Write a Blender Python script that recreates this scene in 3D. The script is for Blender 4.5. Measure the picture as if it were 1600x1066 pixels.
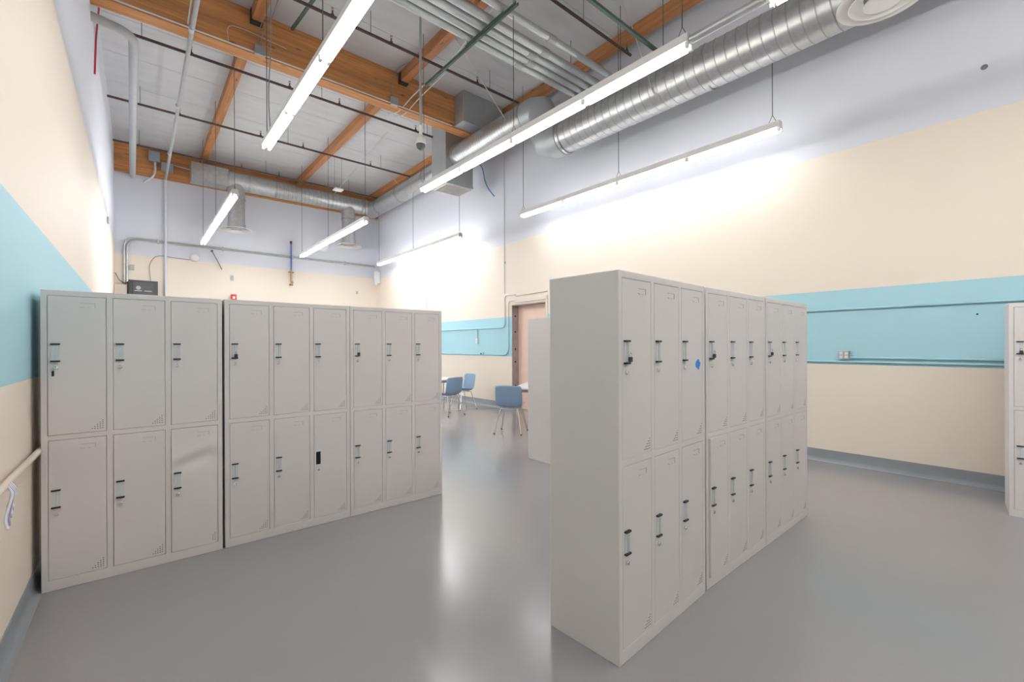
import bpy, bmesh, math, random
from mathutils import Vector, Matrix
random.seed(7)
for o in list(bpy.data.objects): bpy.data.objects.remove(o)
sc = bpy.context.scene
COL = sc.collection
PI = math.pi

# ------------------------------------------------------------------ camera
YAW, ROLL, FPX = math.radians(40.31), math.radians(-0.2056), 695.06
fwd = Vector((math.sin(YAW), math.cos(YAW), 0))
r0 = Vector((math.cos(YAW), -math.sin(YAW), 0)); u0 = Vector((0, 0, 1))
rr = r0*math.cos(ROLL)+u0*math.sin(ROLL); uu = u0*math.cos(ROLL)-r0*math.sin(ROLL)
cd = bpy.data.cameras.new('camera'); cam = bpy.data.objects.new('camera', cd); COL.objects.link(cam)
cd.sensor_width = 36; cd.sensor_fit = 'HORIZONTAL'; cd.lens = FPX/1600*36
cd.shift_y = 7.48/1600; cd.clip_start = 0.05; cd.clip_end = 100
cam.matrix_world = Matrix(((rr.x, uu.x, -fwd.x, 0), (rr.y, uu.y, -fwd.y, 0), (rr.z, uu.z, -fwd.z, 1.5), (0, 0, 0, 1)))
sc.camera = cam
# ------------------------------------------------------------------ world, exposure
w = bpy.data.worlds.new('world'); sc.world = w; w.use_nodes = True
w.node_tree.nodes['Background'].inputs[0].default_value = (1, 1, 1, 1)
w.node_tree.nodes['Background'].inputs[1].default_value = 0.05
sc.view_settings.view_transform = 'Standard'; sc.view_settings.look = 'None'
sc.view_settings.exposure = 0.88; sc.view_settings.gamma = 1; sc.view_settings.use_curve_mapping = False
TUBE_STRENGTH = 16.0

# ------------------------------------------------------------------ materials
def lin(c):
    return tuple(((x/255)/12.92 if x/255 <= .04045 else ((x/255+.055)/1.055)**2.4) for x in c)
def mat(name, rgb, rough=.5, metal=0, spec=.5, noise=0, nscale=8, bump=0, bscale=60, coat=0, stretch=None, emit=0):
    m = bpy.data.materials.new(name); m.use_nodes = True; nt = m.node_tree; b = nt.nodes['Principled BSDF']
    c = (*rgb, 1)
    b.inputs['Base Color'].default_value = c; b.inputs['Roughness'].default_value = rough
    b.inputs['Metallic'].default_value = metal; b.inputs['Specular IOR Level'].default_value = spec
    b.inputs['Coat Weight'].default_value = coat; b.inputs['Coat Roughness'].default_value = .2
    if emit:
        b.inputs['Emission Color'].default_value = c; b.inputs['Emission Strength'].default_value = emit
    if noise or bump:
        tc = nt.nodes.new('ShaderNodeTexCoord'); mp = nt.nodes.new('ShaderNodeMapping')
        if stretch: mp.inputs['Scale'].default_value = stretch
        nt.links.new(tc.outputs['Object'], mp.inputs[0])
    if noise:
        n = nt.nodes.new('ShaderNodeTexNoise'); n.inputs['Scale'].default_value = nscale; n.inputs['Detail'].default_value = 5
        nt.links.new(mp.outputs[0], n.inputs['Vector'])
        r = nt.nodes.new('ShaderNodeValToRGB'); r.color_ramp.elements[0].position = .3; r.color_ramp.elements[1].position = .7
        r.color_ramp.elements[0].color = (*[x*(1-noise) for x in rgb], 1); r.color_ramp.elements[1].color = (*[min(1, x*(1+noise)) for x in rgb], 1)
        nt.links.new(n.outputs[0], r.inputs[0]); nt.links.new(r.outputs[0], b.inputs['Base Color'])
    if bump:
        n2 = nt.nodes.new('ShaderNodeTexNoise'); n2.inputs['Scale'].default_value = bscale; n2.inputs['Detail'].default_value = 3
        nt.links.new(mp.outputs[0], n2.inputs['Vector'])
        bp = nt.nodes.new('ShaderNodeBump'); bp.inputs['Strength'].default_value = bump; bp.inputs['Distance'].default_value = .01
        nt.links.new(n2.outputs[0], bp.inputs['Height']); nt.links.new(bp.outputs[0], b.inputs['Normal'])
    return m
BEIGE = (.835, .74, .63); LAV = (.72, .735, .79); BLUE = (.40, .66, .735); BASEC = (.27, .30, .32)
def wall_mat(name, z_bb, z_b0, z_b1, z_top):
    m = mat(name, BEIGE, rough=.6, bump=.06, bscale=9)
    nt = m.node_tree; b = nt.nodes['Principled BSDF']
    g = nt.nodes.new('ShaderNodeNewGeometry'); s = nt.nodes.new('ShaderNodeSeparateXYZ'); nt.links.new(g.outputs['Position'], s.inputs[0])
    d = nt.nodes.new('ShaderNodeMath'); d.operation = 'DIVIDE'; d.inputs[1].default_value = 8; nt.links.new(s.outputs['Z'], d.inputs[0])
    r = nt.nodes.new('ShaderNodeValToRGB'); r.color_ramp.interpolation = 'CONSTANT'; e = r.color_ramp.elements
    e[0].position = 0; e[0].color = (*BASEC, 1); e[1].position = z_bb/8; e[1].color = (*BEIGE, 1)
    for z, c in ((z_b0, BLUE), (z_b1, BEIGE), (z_top, LAV)):
        k = e.new(z/8); k.color = (*c, 1)
    nt.links.new(d.outputs[0], r.inputs[0]); nt.links.new(r.outputs[0], b.inputs['Base Color'])
    return m
def wood_mat(name, c1, c2, axis, lam=True):
    m = mat(name, c1, rough=.55); nt = m.node_tree; b = nt.nodes['Principled BSDF']
    g = nt.nodes.new('ShaderNodeNewGeometry'); mp = nt.nodes.new('ShaderNodeMapping')
    sc3 = [14, 14, 14]; sc3[axis] = .7; mp.inputs['Scale'].default_value = sc3
    nt.links.new(g.outputs['Position'], mp.inputs[0])
    n = nt.nodes.new('ShaderNodeTexNoise'); n.inputs['Scale'].default_value = 1.6; n.inputs['Detail'].default_value = 6; n.inputs['Roughness'].default_value = .65
    nt.links.new(mp.outputs[0], n.inputs['Vector'])
    r = nt.nodes.new('ShaderNodeValToRGB'); r.color_ramp.elements[0].position = .3; r.color_ramp.elements[1].position = .72
    r.color_ramp.elements[0].color = (*c2, 1); r.color_ramp.elements[1].color = (*c1, 1); nt.links.new(n.outputs[0], r.inputs[0])
    # knots
    mp2 = nt.nodes.new('ShaderNodeMapping'); s2 = [7, 7, 7]; s2[axis] = 2.2; mp2.inputs['Scale'].default_value = s2; nt.links.new(g.outputs['Position'], mp2.inputs[0])
    v = nt.nodes.new('ShaderNodeTexVoronoi'); v.inputs['Scale'].default_value = 1; nt.links.new(mp2.outputs[0], v.inputs['Vector'])
    kr = nt.nodes.new('ShaderNodeValToRGB'); kr.color_ramp.elements[0].position = .06; kr.color_ramp.elements[1].position = .16
    kr.color_ramp.elements[0].color = (.45, .4, .36, 1); kr.color_ramp.elements[1].color = (1, 1, 1, 1); nt.links.new(v.outputs['Distance'], kr.inputs[0])
    mx = nt.nodes.new('ShaderNodeMix'); mx.data_type = 'RGBA'; mx.blend_type = 'MULTIPLY'; mx.inputs[0].default_value = 1
    nt.links.new(r.outputs[0], mx.inputs[6]); nt.links.new(kr.outputs[0], mx.inputs[7])
    out = mx.outputs[2]
    if lam:
        s = nt.nodes.new('ShaderNodeSeparateXYZ'); nt.links.new(g.outputs['Position'], s.inputs[0])
        q = nt.nodes.new('ShaderNodeMath'); q.operation = 'MULTIPLY'; q.inputs[1].default_value = 1/.115; nt.links.new(s.outputs['Z'], q.inputs[0])
        fl = nt.nodes.new('ShaderNodeMath'); fl.operation = 'FLOOR'; nt.links.new(q.outputs[0], fl.inputs[0])
        wn = nt.nodes.new('ShaderNodeTexWhiteNoise'); wn.noise_dimensions = '1D'; nt.links.new(fl.outputs[0], wn.inputs['W'])
        lr = nt.nodes.new('ShaderNodeValToRGB'); lr.color_ramp.elements[0].color = (.8, .78, .76, 1); lr.color_ramp.elements[1].color = (1.1, 1.08, 1.05, 1)
        nt.links.new(wn.outputs['Value'], lr.inputs[0])
        m2 = nt.nodes.new('ShaderNodeMix'); m2.data_type = 'RGBA'; m2.blend_type = 'MULTIPLY'; m2.inputs[0].default_value = 1
        nt.links.new(out, m2.inputs[6]); nt.links.new(lr.outputs[0], m2.inputs[7]); out = m2.outputs[2]
    nt.links.new(out, b.inputs['Base Color'])
    return m
M = {}
M['wall_right'] = wall_mat('painted wall right', .005, 1.25, 2.163, 3.91)
M['wall_left'] = wall_mat('painted wall left', .005, 1.305, 2.262, 4.16)
M['wall_back'] = wall_mat('painted wall back', .005, 1.25, 2.163, 3.96)
M['reveal'] = mat('cream painted reveal', (.80, .72, .62), rough=.55, noise=.02)
M['base'] = mat('grey-blue cove base', BASEC, rough=.35, noise=.05, nscale=3)
M['floor'] = mat('grey epoxy floor', (.31, .297, .305), rough=.22, spec=.5, noise=.03, nscale=.8, bump=.010, bscale=2.5, coat=.4)
M['deck'] = mat('white painted plywood deck', (.62, .612, .615), rough=.7, noise=.05, nscale=1.5, stretch=(1, 4, 1))
M['slab'] = mat('dark roof void', (.08, .08, .08), rough=.9, noise=.1)
M['wood_x'] = wood_mat('glulam timber', (.78, .385, .15), (.50, .205, .065), 0)
M['wood_y'] = wood_mat('purlin timber', (.60, .275, .11), (.36, .145, .05), 1, lam=False)
M['locker'] = mat('warm grey powder-coated steel', (.76, .72, .70), rough=.42, spec=.4, noise=.012, nscale=2)
M['black'] = mat('black plastic', (.012, .012, .013), rough=.35, noise=.1)
M['hole'] = mat('dark opening', (.006, .006, .006), rough=.9, noise=.1)
M['handle'] = mat('satin steel handle', (.80, .82, .82), rough=.25, metal=.15, noise=.04, nscale=20)
M['chrome'] = mat('chrome', (.78, .78, .78), rough=.15, metal=1, noise=.02)
M['groove'] = mat('pressed label outline', (.42, .405, .39), rough=.5, noise=.05)
M['galv'] = mat('galvanised steel', (.56, .57, .57), rough=.33, metal=.9, noise=.10, nscale=14)
M['sheet'] = mat('dull sheet metal', (.47, .50, .51), rough=.45, metal=.55, noise=.03, nscale=3)
M['galv_seam'] = mat('galvanised seam', (.45, .46, .46), rough=.4, metal=.9, noise=.08)
M['conduit'] = mat('grey steel conduit', (.55, .57, .57), rough=.38, metal=.6, noise=.06)
M['greypipe'] = mat('grey painted pipe', (.44, .45, .45), rough=.5, noise=.05)
M['sprinkler'] = mat('dark brown sprinkler pipe', (.085, .055, .05), rough=.55, noise=.15)
M['strut'] = mat('dark green strut channel', (.10, .15, .13), rough=.5, metal=.3, noise=.15)
M['white'] = mat('white enamel', (.82, .80, .77), rough=.4, noise=.02)
M['strap'] = mat('pale metal strap', (.75, .76, .76), rough=.4, metal=.4, noise=.05)
M['cable'] = mat('grey cable', (.30, .29, .27), rough=.6, noise=.05)
M['wire'] = mat('dark hanger wire', (.16, .16, .16), rough=.5, metal=.5, noise=.1)
M['cream'] = mat('cream painted conduit', (.76, .68, .58), rough=.5, noise=.03)
M['teal'] = mat('blue painted conduit', (.37, .62, .69), rough=.4, noise=.03)
M['lavc'] = mat('lavender grey painted conduit', LAV, rough=.5, noise=.03)
M['box'] = mat('grey junction box', (.42, .44, .45), rough=.45, metal=.4, noise=.06)
M['tube'] = mat('lit fluorescent tube', (.96, .975, 1), emit=TUBE_STRENGTH*1.15)
M['tube_far'] = mat('boosted far fluorescent tube', (.96, .975, 1), emit=TUBE_STRENGTH*2.7)  # strength raised to brighten the far end of the room
M['tube_row'] = mat('wall-side fluorescent tube', (.96, .975, 1), emit=TUBE_STRENGTH*1.5)
M['tube_left'] = mat('dimmed fluorescent tube', (.96, .975, 1), emit=TUBE_STRENGTH*.8)  # strength lowered to tone down the walls beside these lamps
M['tube_bay'] = mat('boosted near-bay fluorescent tube', (1, .985, .97), emit=TUBE_STRENGTH*2.3)  # strength raised to brighten the locker fronts
M['tube_warm'] = mat('ageing warm fluorescent tube', (1, .96, .88), emit=TUBE_STRENGTH*.9)
M['chair'] = mat('slate blue moulded plastic', (.27, .40, .56), rough=.4, noise=.02)
M['table'] = mat('white laminate', (.82, .81, .80), rough=.35, noise=.01)
M['apron'] = mat('table apron with painted pink reflection', (.62, .45, .40), rough=.5, noise=.03)  # pinkish reflected light is put into the base colour
M['peach'] = mat('peach painted door', (.90, .66, .54), rough=.5, noise=.02)
M['jamb'] = mat('mauve grey steel jamb', (.40, .33, .32), rough=.45, metal=.3, noise=.06)
M['red'] = mat('red plastic', (.62, .03, .04), rough=.4, noise=.05)
M['bluehose'] = mat('blue air hose', (.05, .17, .50), rough=.4, noise=.05)
M['bluesticker'] = mat('bright blue tape', (.02, .30, .80), rough=.5, noise=.03)
M['screen'] = mat('smoked glass door', (.10, .105, .11), rough=.15, noise=.03)
M['darkgrey'] = mat('dark grey steel', (.05, .05, .055), rough=.5, noise=.08)
M['beigeplastic'] = mat('beige shelf', (.58, .50, .42), rough=.5, noise=.05)
M['brass'] = mat('dull brass fitting', (.35, .24, .13), rough=.4, metal=.8, noise=.1)
M['purple'] = mat('lilac cord', (.35, .30, .50), rough=.7, noise=.15, nscale=60)
M['flex'] = mat('grey flexible duct wrap', (.43, .43, .42), rough=.5, noise=.08, nscale=10)
M['switch'] = mat('white plastic plate', (.85, .86, .86), rough=.35, noise=.01)
M['stain'] = mat('dark scuff patch', (.20, .21, .22), rough=.8, noise=.2, nscale=30)

# ------------------------------------------------------------------ mesh helpers
def V(*a): return Vector(a)
class MB:
    def __init__(s): s.v = []; s.f = []
    def add(s, vs, fs):
        n = len(s.v); s.v += [tuple(p) for p in vs]; s.f += [[i+n for i in f] for f in fs]; return s
    def box(s, x0, x1, y0, y1, z0, z1):
        return s.add([(x0, y0, z0), (x1, y0, z0), (x1, y1, z0), (x0, y1, z0), (x0, y0, z1), (x1, y0, z1), (x1, y1, z1), (x0, y1, z1)],
                     [(0, 3, 2, 1), (4, 5, 6, 7), (0, 1, 5, 4), (1, 2, 6, 5), (2, 3, 7, 6), (3, 0, 4, 7)])
    def tube(s, pts, r, seg=8, cap=True):
        pts = [Vector(p) for p in pts]; n = len(pts); rs = r if isinstance(r, (list, tuple)) else [r]*n
        t = (pts[1]-pts[0]).normalized(); a = Vector((0, 0, 1)) if abs(t.z) < .9 else Vector((1, 0, 0))
        nrm = (a-t*a.dot(t)).normalized(); vs = []; prev = t
        for i in range(n):
            d = (pts[min(i+1, n-1)]-pts[max(i-1, 0)]).normalized()
            q = prev.rotation_difference(d); nrm = q @ nrm; nrm = (nrm-d*nrm.dot(d)).normalized(); prev = d; bn = d.cross(nrm)
            for k in range(seg):
                an = 2*PI*k/seg; vs.append(pts[i]+(nrm*math.cos(an)+bn*math.sin(an))*rs[i])
        fs = [(i*seg+k, i*seg+(k+1) % seg, (i+1)*seg+(k+1) % seg, (i+1)*seg+k) for i in range(n-1) for k in range(seg)]
        if cap: fs += [tuple(range(seg))[::-1], tuple((n-1)*seg+k for k in range(seg))]
        return s.add(vs, fs)
    def lathe(s, prof, c=(0, 0, 0), seg=32, closed=False):
        vs = []; n = len(prof)
        for r, z in prof:
            for k in range(seg):
                a = 2*PI*k/seg; vs.append((c[0]+r*math.cos(a), c[1]+r*math.sin(a), c[2]+z))
        m = n if closed else n-1
        fs = [(i*seg+k, i*seg+(k+1) % seg, ((i+1) % n)*seg+(k+1) % seg, ((i+1) % n)*seg+k) for i in range(m) for k in range(seg)]
        return s.add(vs, fs)
    def bar(s, a, b, w, h, up=(0, 0, 1)):
        a = Vector(a); b = Vector(b); d = (b-a).normalized(); up = Vector(up)
        x = d.cross(up).normalized(); y = x.cross(d).normalized(); x *= w/2; y *= h/2
        return s.add([a-x-y, a+x-y, a+x+y, a-x+y, b-x-y, b+x-y, b+x+y, b-x+y],
                     [(0, 1, 2, 3), (7, 6, 5, 4), (0, 4, 5, 1), (1, 5, 6, 2), (2, 6, 7, 3), (3, 7, 4, 0)])
    def mesh(s, name, m, smooth=False):
        me = bpy.data.meshes.new(name); me.from_pydata(s.v, [], s.f); me.update()
        b = bmesh.new(); b.from_mesh(me); bmesh.ops.recalc_face_normals(b, faces=b.faces); b.to_mesh(me); b.free()
        me.materials.append(M[m] if isinstance(m, str) else m)
        if smooth:
            me.polygons.foreach_set('use_smooth', [True]*len(me.polygons))
            me.set_sharp_from_angle(angle=math.radians(40))
        return me
    def build(s, name, m, parent=None, smooth=False, bevel=0):
        o = bpy.data.objects.new(name, s.mesh(name, m, smooth)); COL.objects.link(o)
        if parent: o.parent = parent
        if bevel:
            md = o.modifiers.new('bevel', 'BEVEL'); md.width = bevel; md.segments = 2; md.limit_method = 'ANGLE'
        return o
def inst(name, me, parent=None, loc=(0, 0, 0)):
    o = bpy.data.objects.new(name, me); COL.objects.link(o); o.parent = parent; o.location = loc; return o
def empty(name, loc=(0, 0, 0), rz=0):
    o = bpy.data.objects.new(name, None); COL.objects.link(o); o.location = loc; o.rotation_euler = (0, 0, rz); o.empty_display_size = .1; return o
def tag(o, label, cat, group=None):
    o['label'] = label; o['category'] = cat
    if group: o['group'] = group
    return o
def struct(o): o['kind'] = 'structure'; return o
def fillet(pts, r, n=6):
    pts = [Vector(p) for p in pts]; out = [pts[0]]
    for i in range(1, len(pts)-1):
        a, b, c = pts[i-1], pts[i], pts[i+1]; d1 = (a-b); d2 = (c-b); rr_ = min(r, d1.length*.49, d2.length*.49)
        p = b+d1.normalized()*rr_; q = b+d2.normalized()*rr_
        for k in range(n+1):
            t = k/n; out.append(p*(1-t)**2+b*2*t*(1-t)+q*t*t)
    out.append(pts[-1]); return out

# ------------------------------------------------------------------ room shell
XR, YB, ZC, YF = 6.78, 15.62, 6.88, -5.0
XL0, XL1 = -.515, -.40            # the left wall runs very slightly out of square
def xl(y): return -.505+(y-0)*(.105/15.6)
struct(MB().box(-1.0, 7.4, YF-.2, YB+.2, -.15, 0).build('floor', 'floor'))
ceil = struct(MB().box(-1.0, 7.4, YF-.2, YB+.2, ZC+.03, ZC+.15).build('ceiling', 'slab'))
pm = None
xs = [-.62, 1.5, 4.05, 6.5, 7.0]
for i in range(4):
    y = YF
    while y < YB:
        y1 = min(y+1.22, YB+.02)
        MB().box(xs[i]+.004, xs[i+1]-.004, y+.004, y1-.004, ZC, ZC+.03).build('deck_panel', 'deck', ceil); y += 1.22
wl = MB(); a, b = xl(YF-.2), xl(YB+.2)
wl.add([(a-.2, YF-.2, 0), (a, YF-.2, 0), (b, YB+.2, 0), (b-.2, YB+.2, 0), (a-.2, YF-.2, ZC+.03), (a, YF-.2, ZC+.03), (b, YB+.2, ZC+.03), (b-.2, YB+.2, ZC+.03)],
       [(0, 3, 2, 1), (4, 5, 6, 7), (0, 1, 5, 4), (1, 2, 6, 5), (2, 3, 7, 6), (3, 0, 4, 7)])
struct(wl.build('wall_left', 'wall_left'))
DY0, DY1, DZ = 6.86, 8.0, 2.46
wr = MB(); yy = [YF-.2, DY0, DY1, YB+.2]; zz = [0, DZ, ZC+.03]; XO = XR+.24
for X, flip in ((XR, 0), (XO, 1)):
    for i in range(3):
        for j in range(2):
            if i == 1 and j == 0: continue
            q = [(X, yy[i], zz[j]), (X, yy[i+1], zz[j]), (X, yy[i+1], zz[j+1]), (X, yy[i], zz[j+1])]
            wr.add(q, [(0, 1, 2, 3)])
wr.add([(XR, yy[0], 0), (XO, yy[0], 0), (XO, yy[0], zz[2]), (XR, yy[0], zz[2])], [(0, 1, 2, 3)])
wr.add([(XR, yy[3], 0), (XO, yy[3], 0), (XO, yy[3], zz[2]), (XR, yy[3], zz[2])], [(0, 1, 2, 3)])
wr.add([(XR, yy[0], zz[2]), (XO, yy[0], zz[2]), (XO, yy[3], zz[2]), (XR, yy[3], zz[2])], [(0, 1, 2, 3)])
for y in (DY0, DY1): wr.add([(XR, y, 0), (XO, y, 0), (XO, y, DZ), (XR, y, DZ)], [(0, 1, 2, 3)])
wr.add([(XR, DY0, DZ), (XO, DY0, DZ), (XO, DY1, DZ), (XR, DY1, DZ)], [(0, 1, 2, 3)])
wro = wr.build('wall_right', 'wall_right'); struct(wro)
struct(MB().box(-.9, 7.0, YB, YB+.2, 0, ZC+.03).build('wall_back', 'wall_back'))
struct(MB().box(-.9, 7.0, YF-.2, YF, 0, ZC+.03).build('wall_front', 'wall_back'))
# cove bases
def cove(p0, p1, n, name, h=.15):
    p0 = Vector(p0); p1 = Vector(p1); n = Vector(n); prof = [(.0, h), (.006, h), (.007, .05), (.012, .02), (.03, .004), (.045, 0), (0, 0)]
    vs = [p+n*a+Vector((0, 0, z)) for p in (p0, p1) for a, z in prof]; k = len(prof)
    fs = [(i, (i+1) % k, k+(i+1) % k, k+i) for i in range(k)]+[tuple(range(k)), tuple(range(k, 2*k))[::-1]]
    return struct(MB().add(vs, fs).build(name, 'base', smooth=True))
cove((XR, YF, 0), (XR, DY0-.05, 0), (-1, 0, 0), 'baseboard_right')
cove((XR, DY1+.03, 0), (XR, YB, 0), (-1, 0, 0), 'baseboard_right_far')
cove((xl(YF), YF, 0), (xl(YB), YB, 0), (1, 0, 0), 'baseboard_left', .125)
cove((xl(YB), YB, 0), (XR, YB, 0), (0, -1, 0), 'baseboard_back')
# door in the right wall
dr = struct(empty('door_1', (XR+.2, DY0, 0)))
MB().box(0, .045, .0, DY1-DY0, .01, DZ).build('door_leaf', 'peach', dr, bevel=.003)
jb = MB().box(-.19, .0, DY1-DY0-.012, DY1-DY0, .0, DZ).build('jamb_plate', 'jamb', dr)
for z in (.55, 1.12, 1.42, 1.83, 2.2):
    MB().tube([(-.10, DY1-DY0-.0125, z), (-.10, DY1-DY0-.016, z)], .022, 10).build('bolt_hole', 'hole', jb)
MB().box(-.19, 0, 0, DY1-DY0-.012, DZ-.02, DZ).build('head_plate', 'jamb', dr)
tr = struct(empty('trim_1', (XR, DY0, 0)))
MB().box(-.03, 0, -.05, DY1-DY0-.14, DZ+.04, DZ+.13).build('header_strip', 'cream', tr, bevel=.004)
MB().box(-.018, 0, -.06, -.005, 0, DZ+.13).build('casing', 'cream', tr, bevel=.003)

# ------------------------------------------------------------------ roof timbers
GY0, GY1, GZ = 8.10, 8.34, 6.19
tag(MB().box(xl(8.2), XR, GY0, GY1, GZ, ZC).build('glulam_beam', 'wood_x', bevel=.006), 'deep orange glulam beam crossing the room under the white deck', 'beam')
tag(MB().box(xl(YB), XR, YB-.09, YB, 6.13, ZC).build('ledger_beam', 'wood_x', bevel=.005), 'wooden ledger beam along the top of the far wall', 'beam')
pl = {0: 'left', 1: 'middle', 2: 'right'}
for i, x in enumerate((1.50, 4.05, 6.46)):
    tag(MB().box(x-.075, x+.075, GY1, YB-.09, 6.70, ZC-.001).build('purlin', 'wood_y', bevel=.004),
        ['thin wooden purlin beyond the big beam, nearest the left wall', 'thin wooden purlin beyond the big beam, middle one of three', 'thin wooden purlin beyond the big beam, along the right wall'][i], 'beam', 'purlins')
    p = tag(MB().box(x-.075, x+.075, YF, GY0-.008, 6.68, ZC-.001).build('purlin', 'wood_y', bevel=.004),
        ['short wooden purlin above the camera side of the big beam, beside grey cables', 'wooden purlin meeting the big beam above the white dome camera', 'long wooden purlin above the large spiral duct at upper right'][i], 'beam', 'purlins')
    h = MB().box(x-.085, x-.075, GY0-.10, GY0-.001, 6.66, ZC-.02).box(x+.075, x+.085, GY0-.10, GY0-.001, 6.66, ZC-.02).box(x-.085, x+.085, GY0-.10, GY0-.001, 6.655, 6.68)
    h.build('joist_hanger', 'darkgrey', p)

# ------------------------------------------------------------------ strip lights
TZ = 4.18
def strip(x, y0, y1, label, chains, group='hanging fluorescent strip lights', top=None, lamp='tube'):
    t = tag(empty('strip_light', (x, y0, TZ)), label, 'light', group); L = y1-y0
    ch = MB()
    prof = [(-.057, .03), (-.057, .05), (-.045, .115), (.045, .115), (.057, .05), (.057, .03), (.02, .022), (-.02, .022)]
    k = len(prof); vs = [(a, yy_, z) for yy_ in (0.004, L-.004) for a, z in prof]
    ch.add(vs, [(i, (i+1) % k, k+(i+1) % k, k+i) for i in range(k)]+[tuple(range(k)), tuple(range(k, 2*k))[::-1]])
    ch.build('housing', 'white', t)
    h = L/2
    for s in range(2):
        for sx in (-1, 1):
            MB().tube([(sx*.036, s*h+.05, 0), (sx*.036, (s+1)*h-.05, 0)], .017, 10).build('tube', lamp, t, smooth=True)
    for yb in (.016, h, L-.016):
        for sx in (-1, 1):
            MB().box(sx*.036-.014, sx*.036+.014, yb-(.03 if .1 < yb < L-.1 else .014), yb+(.03 if .1 < yb < L-.1 else .014), -.018, .032).build('lampholder', 'white', t, bevel=.003)
    if label.startswith('large lit'): MB().tube([(0, -.66, .06), (0, .0, .06)], .036, 16).build('link_conduit', 'conduit', t, smooth=True)
    for yc in chains:
        z1 = (top or ZC)-TZ
        c = MB().tube([(0, yc, .22), (0, yc, z1)], .0055, 5).tube([(-.0, yc-.05, .115), (0, yc, .22)], .004, 5).tube([(0, yc+.05, .115), (0, yc, .22)], .004, 5)
        c.build('hanger_chain', 'wire', t)
    return t
F = 2.44
r1, r2, r3 = 1.365, 3.81, 6.15
strip(r1, 1.36-F, 1.36, 'added unseen strip light of the left row above and behind the camera', [F-.1], lamp='tube_left')  # out-of-view fixture added to light the locker fronts
strip(r1, 1.36-2*F, 1.36-F, 'added unseen strip light at the start of the left row, far behind the camera', [.1], lamp='tube_left')  # unseen as well, added for more light from behind the camera
strip(r2, 1.36-2*F, 1.36-F, 'added unseen strip light at the start of the middle row, far behind the camera', [.1], lamp='tube_bay')  # unseen extension of the middle row, added to light the locker fronts
strip(r1, 6.75-2*F, 6.75-F, 'lit strip light nearest the camera in the left row, cut by the top edge', [.1], lamp='tube_left')
strip(r1, 6.75-F, 6.75, 'lit strip light before the glulam beam in the left row', [.05, F-.06], lamp='tube_left')
strip(r1, 9.17, 9.17+F, 'lit strip light beside the left round drop duct in the left row', [.06], lamp='tube_far')
strip(r1, 9.17+F, 9.17+2*F, 'lit strip light ending above the grey wall conduit in the left row', [.02, F-.06], lamp='tube_far')
strip(r2, 1.36-F, 1.36, 'lit strip light at the top edge beside the round duct diffuser', [F-.1], lamp='tube_bay')
strip(r2, 2.0, 2.0+F, 'large lit strip light under the spiral duct with its end cap showing', [.08], lamp='tube_warm')
strip(r2, 2.0+F, 2.0+2*F, 'lit strip light in front of the bare vertical duct box, middle row', [.0, F-.06])
strip(r2, 9.32, 9.32+F, 'lit strip light crossing the right round drop duct in the middle row', [.06], lamp='tube_far')
strip(r2, 9.32+F, 9.32+2*F, 'lit strip light farthest away in the middle row, above the blue hose', [.02, F-.06], lamp='tube_far')
strip(r3, 2.05, 2.05+F, 'strip light close to the right wall, nearer half with free end', [.1], lamp='tube_left')
strip(r3, 2.05+F, 2.05+2*F, 'strip light close to the right wall beside the wall cable drop', [.0, F-.06], lamp='tube_left')
strip(r3, 9.19, 9.19+F, 'strip light close to the right wall, beyond the door', [.06], top=5.235, lamp='tube_row')
strip(r3, 9.19+F, 9.19+2*F, 'strip light close to the right wall, ending at the far corner', [.02, F-.06], top=5.95, lamp='tube_row')

# ------------------------------------------------------------------ lockers
LW, LH, LD = .932, 1.855, .43
DX = [(.030, .297), (.329, .598), (.630, .902)]; DZs = [(.065, .926), (.958, 1.82)]
def locker_body_mesh():
    mb = MB(); xs_ = [0, .030, .297, .329, .598, .630, .902, LW]; zs_ = [0, .065, .926, .958, 1.82, LH]; d = .022
    idx = {}
    for j, z in enumerate(zs_):
        for i, x in enumerate(xs_):
            idx[i, j] = len(mb.v); mb.v.append((x, 0, z))
    for i in range(7):
        for j in range(5):
            if i in (1, 3, 5) and j in (1, 3):
                q = [mb.v[idx[i, j]], mb.v[idx[i+1, j]], mb.v[idx[i+1, j+1]], mb.v[idx[i, j+1]]]
                n = len(mb.v); ring = [idx[i, j], idx[i+1, j], idx[i+1, j+1], idx[i, j+1]]
                mb.v += [(p[0], d, p[2]) for p in q]
                for k in range(4): mb.f.append([ring[k], ring[(k+1) % 4], n+(k+1) % 4, n+k])
                mb.f.append([n, n+1, n+2, n+3])
            else: mb.f.append([idx[i, j], idx[i+1, j], idx[i+1, j+1], idx[i, j+1]])
    n = len(mb.v); mb.v += [(0, LD, 0), (LW, LD, 0), (LW, LD, LH), (0, LD, LH)]
    mb.f.append([n, n+1, n+2, n+3])
    mb.f.append([idx[0, j] for j in range(6)]+[n+3, n]); mb.f.append([idx[7, j] for j in range(6)]+[n+2, n+1])
    mb.f.append([idx[i, 0] for i in range(8)]+[n+1, n]); mb.f.append([idx[i, 5] for i in range(8)]+[n+2, n+3])
    return mb.mesh('body', 'locker')
BODY = locker_body_mesh()
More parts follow.
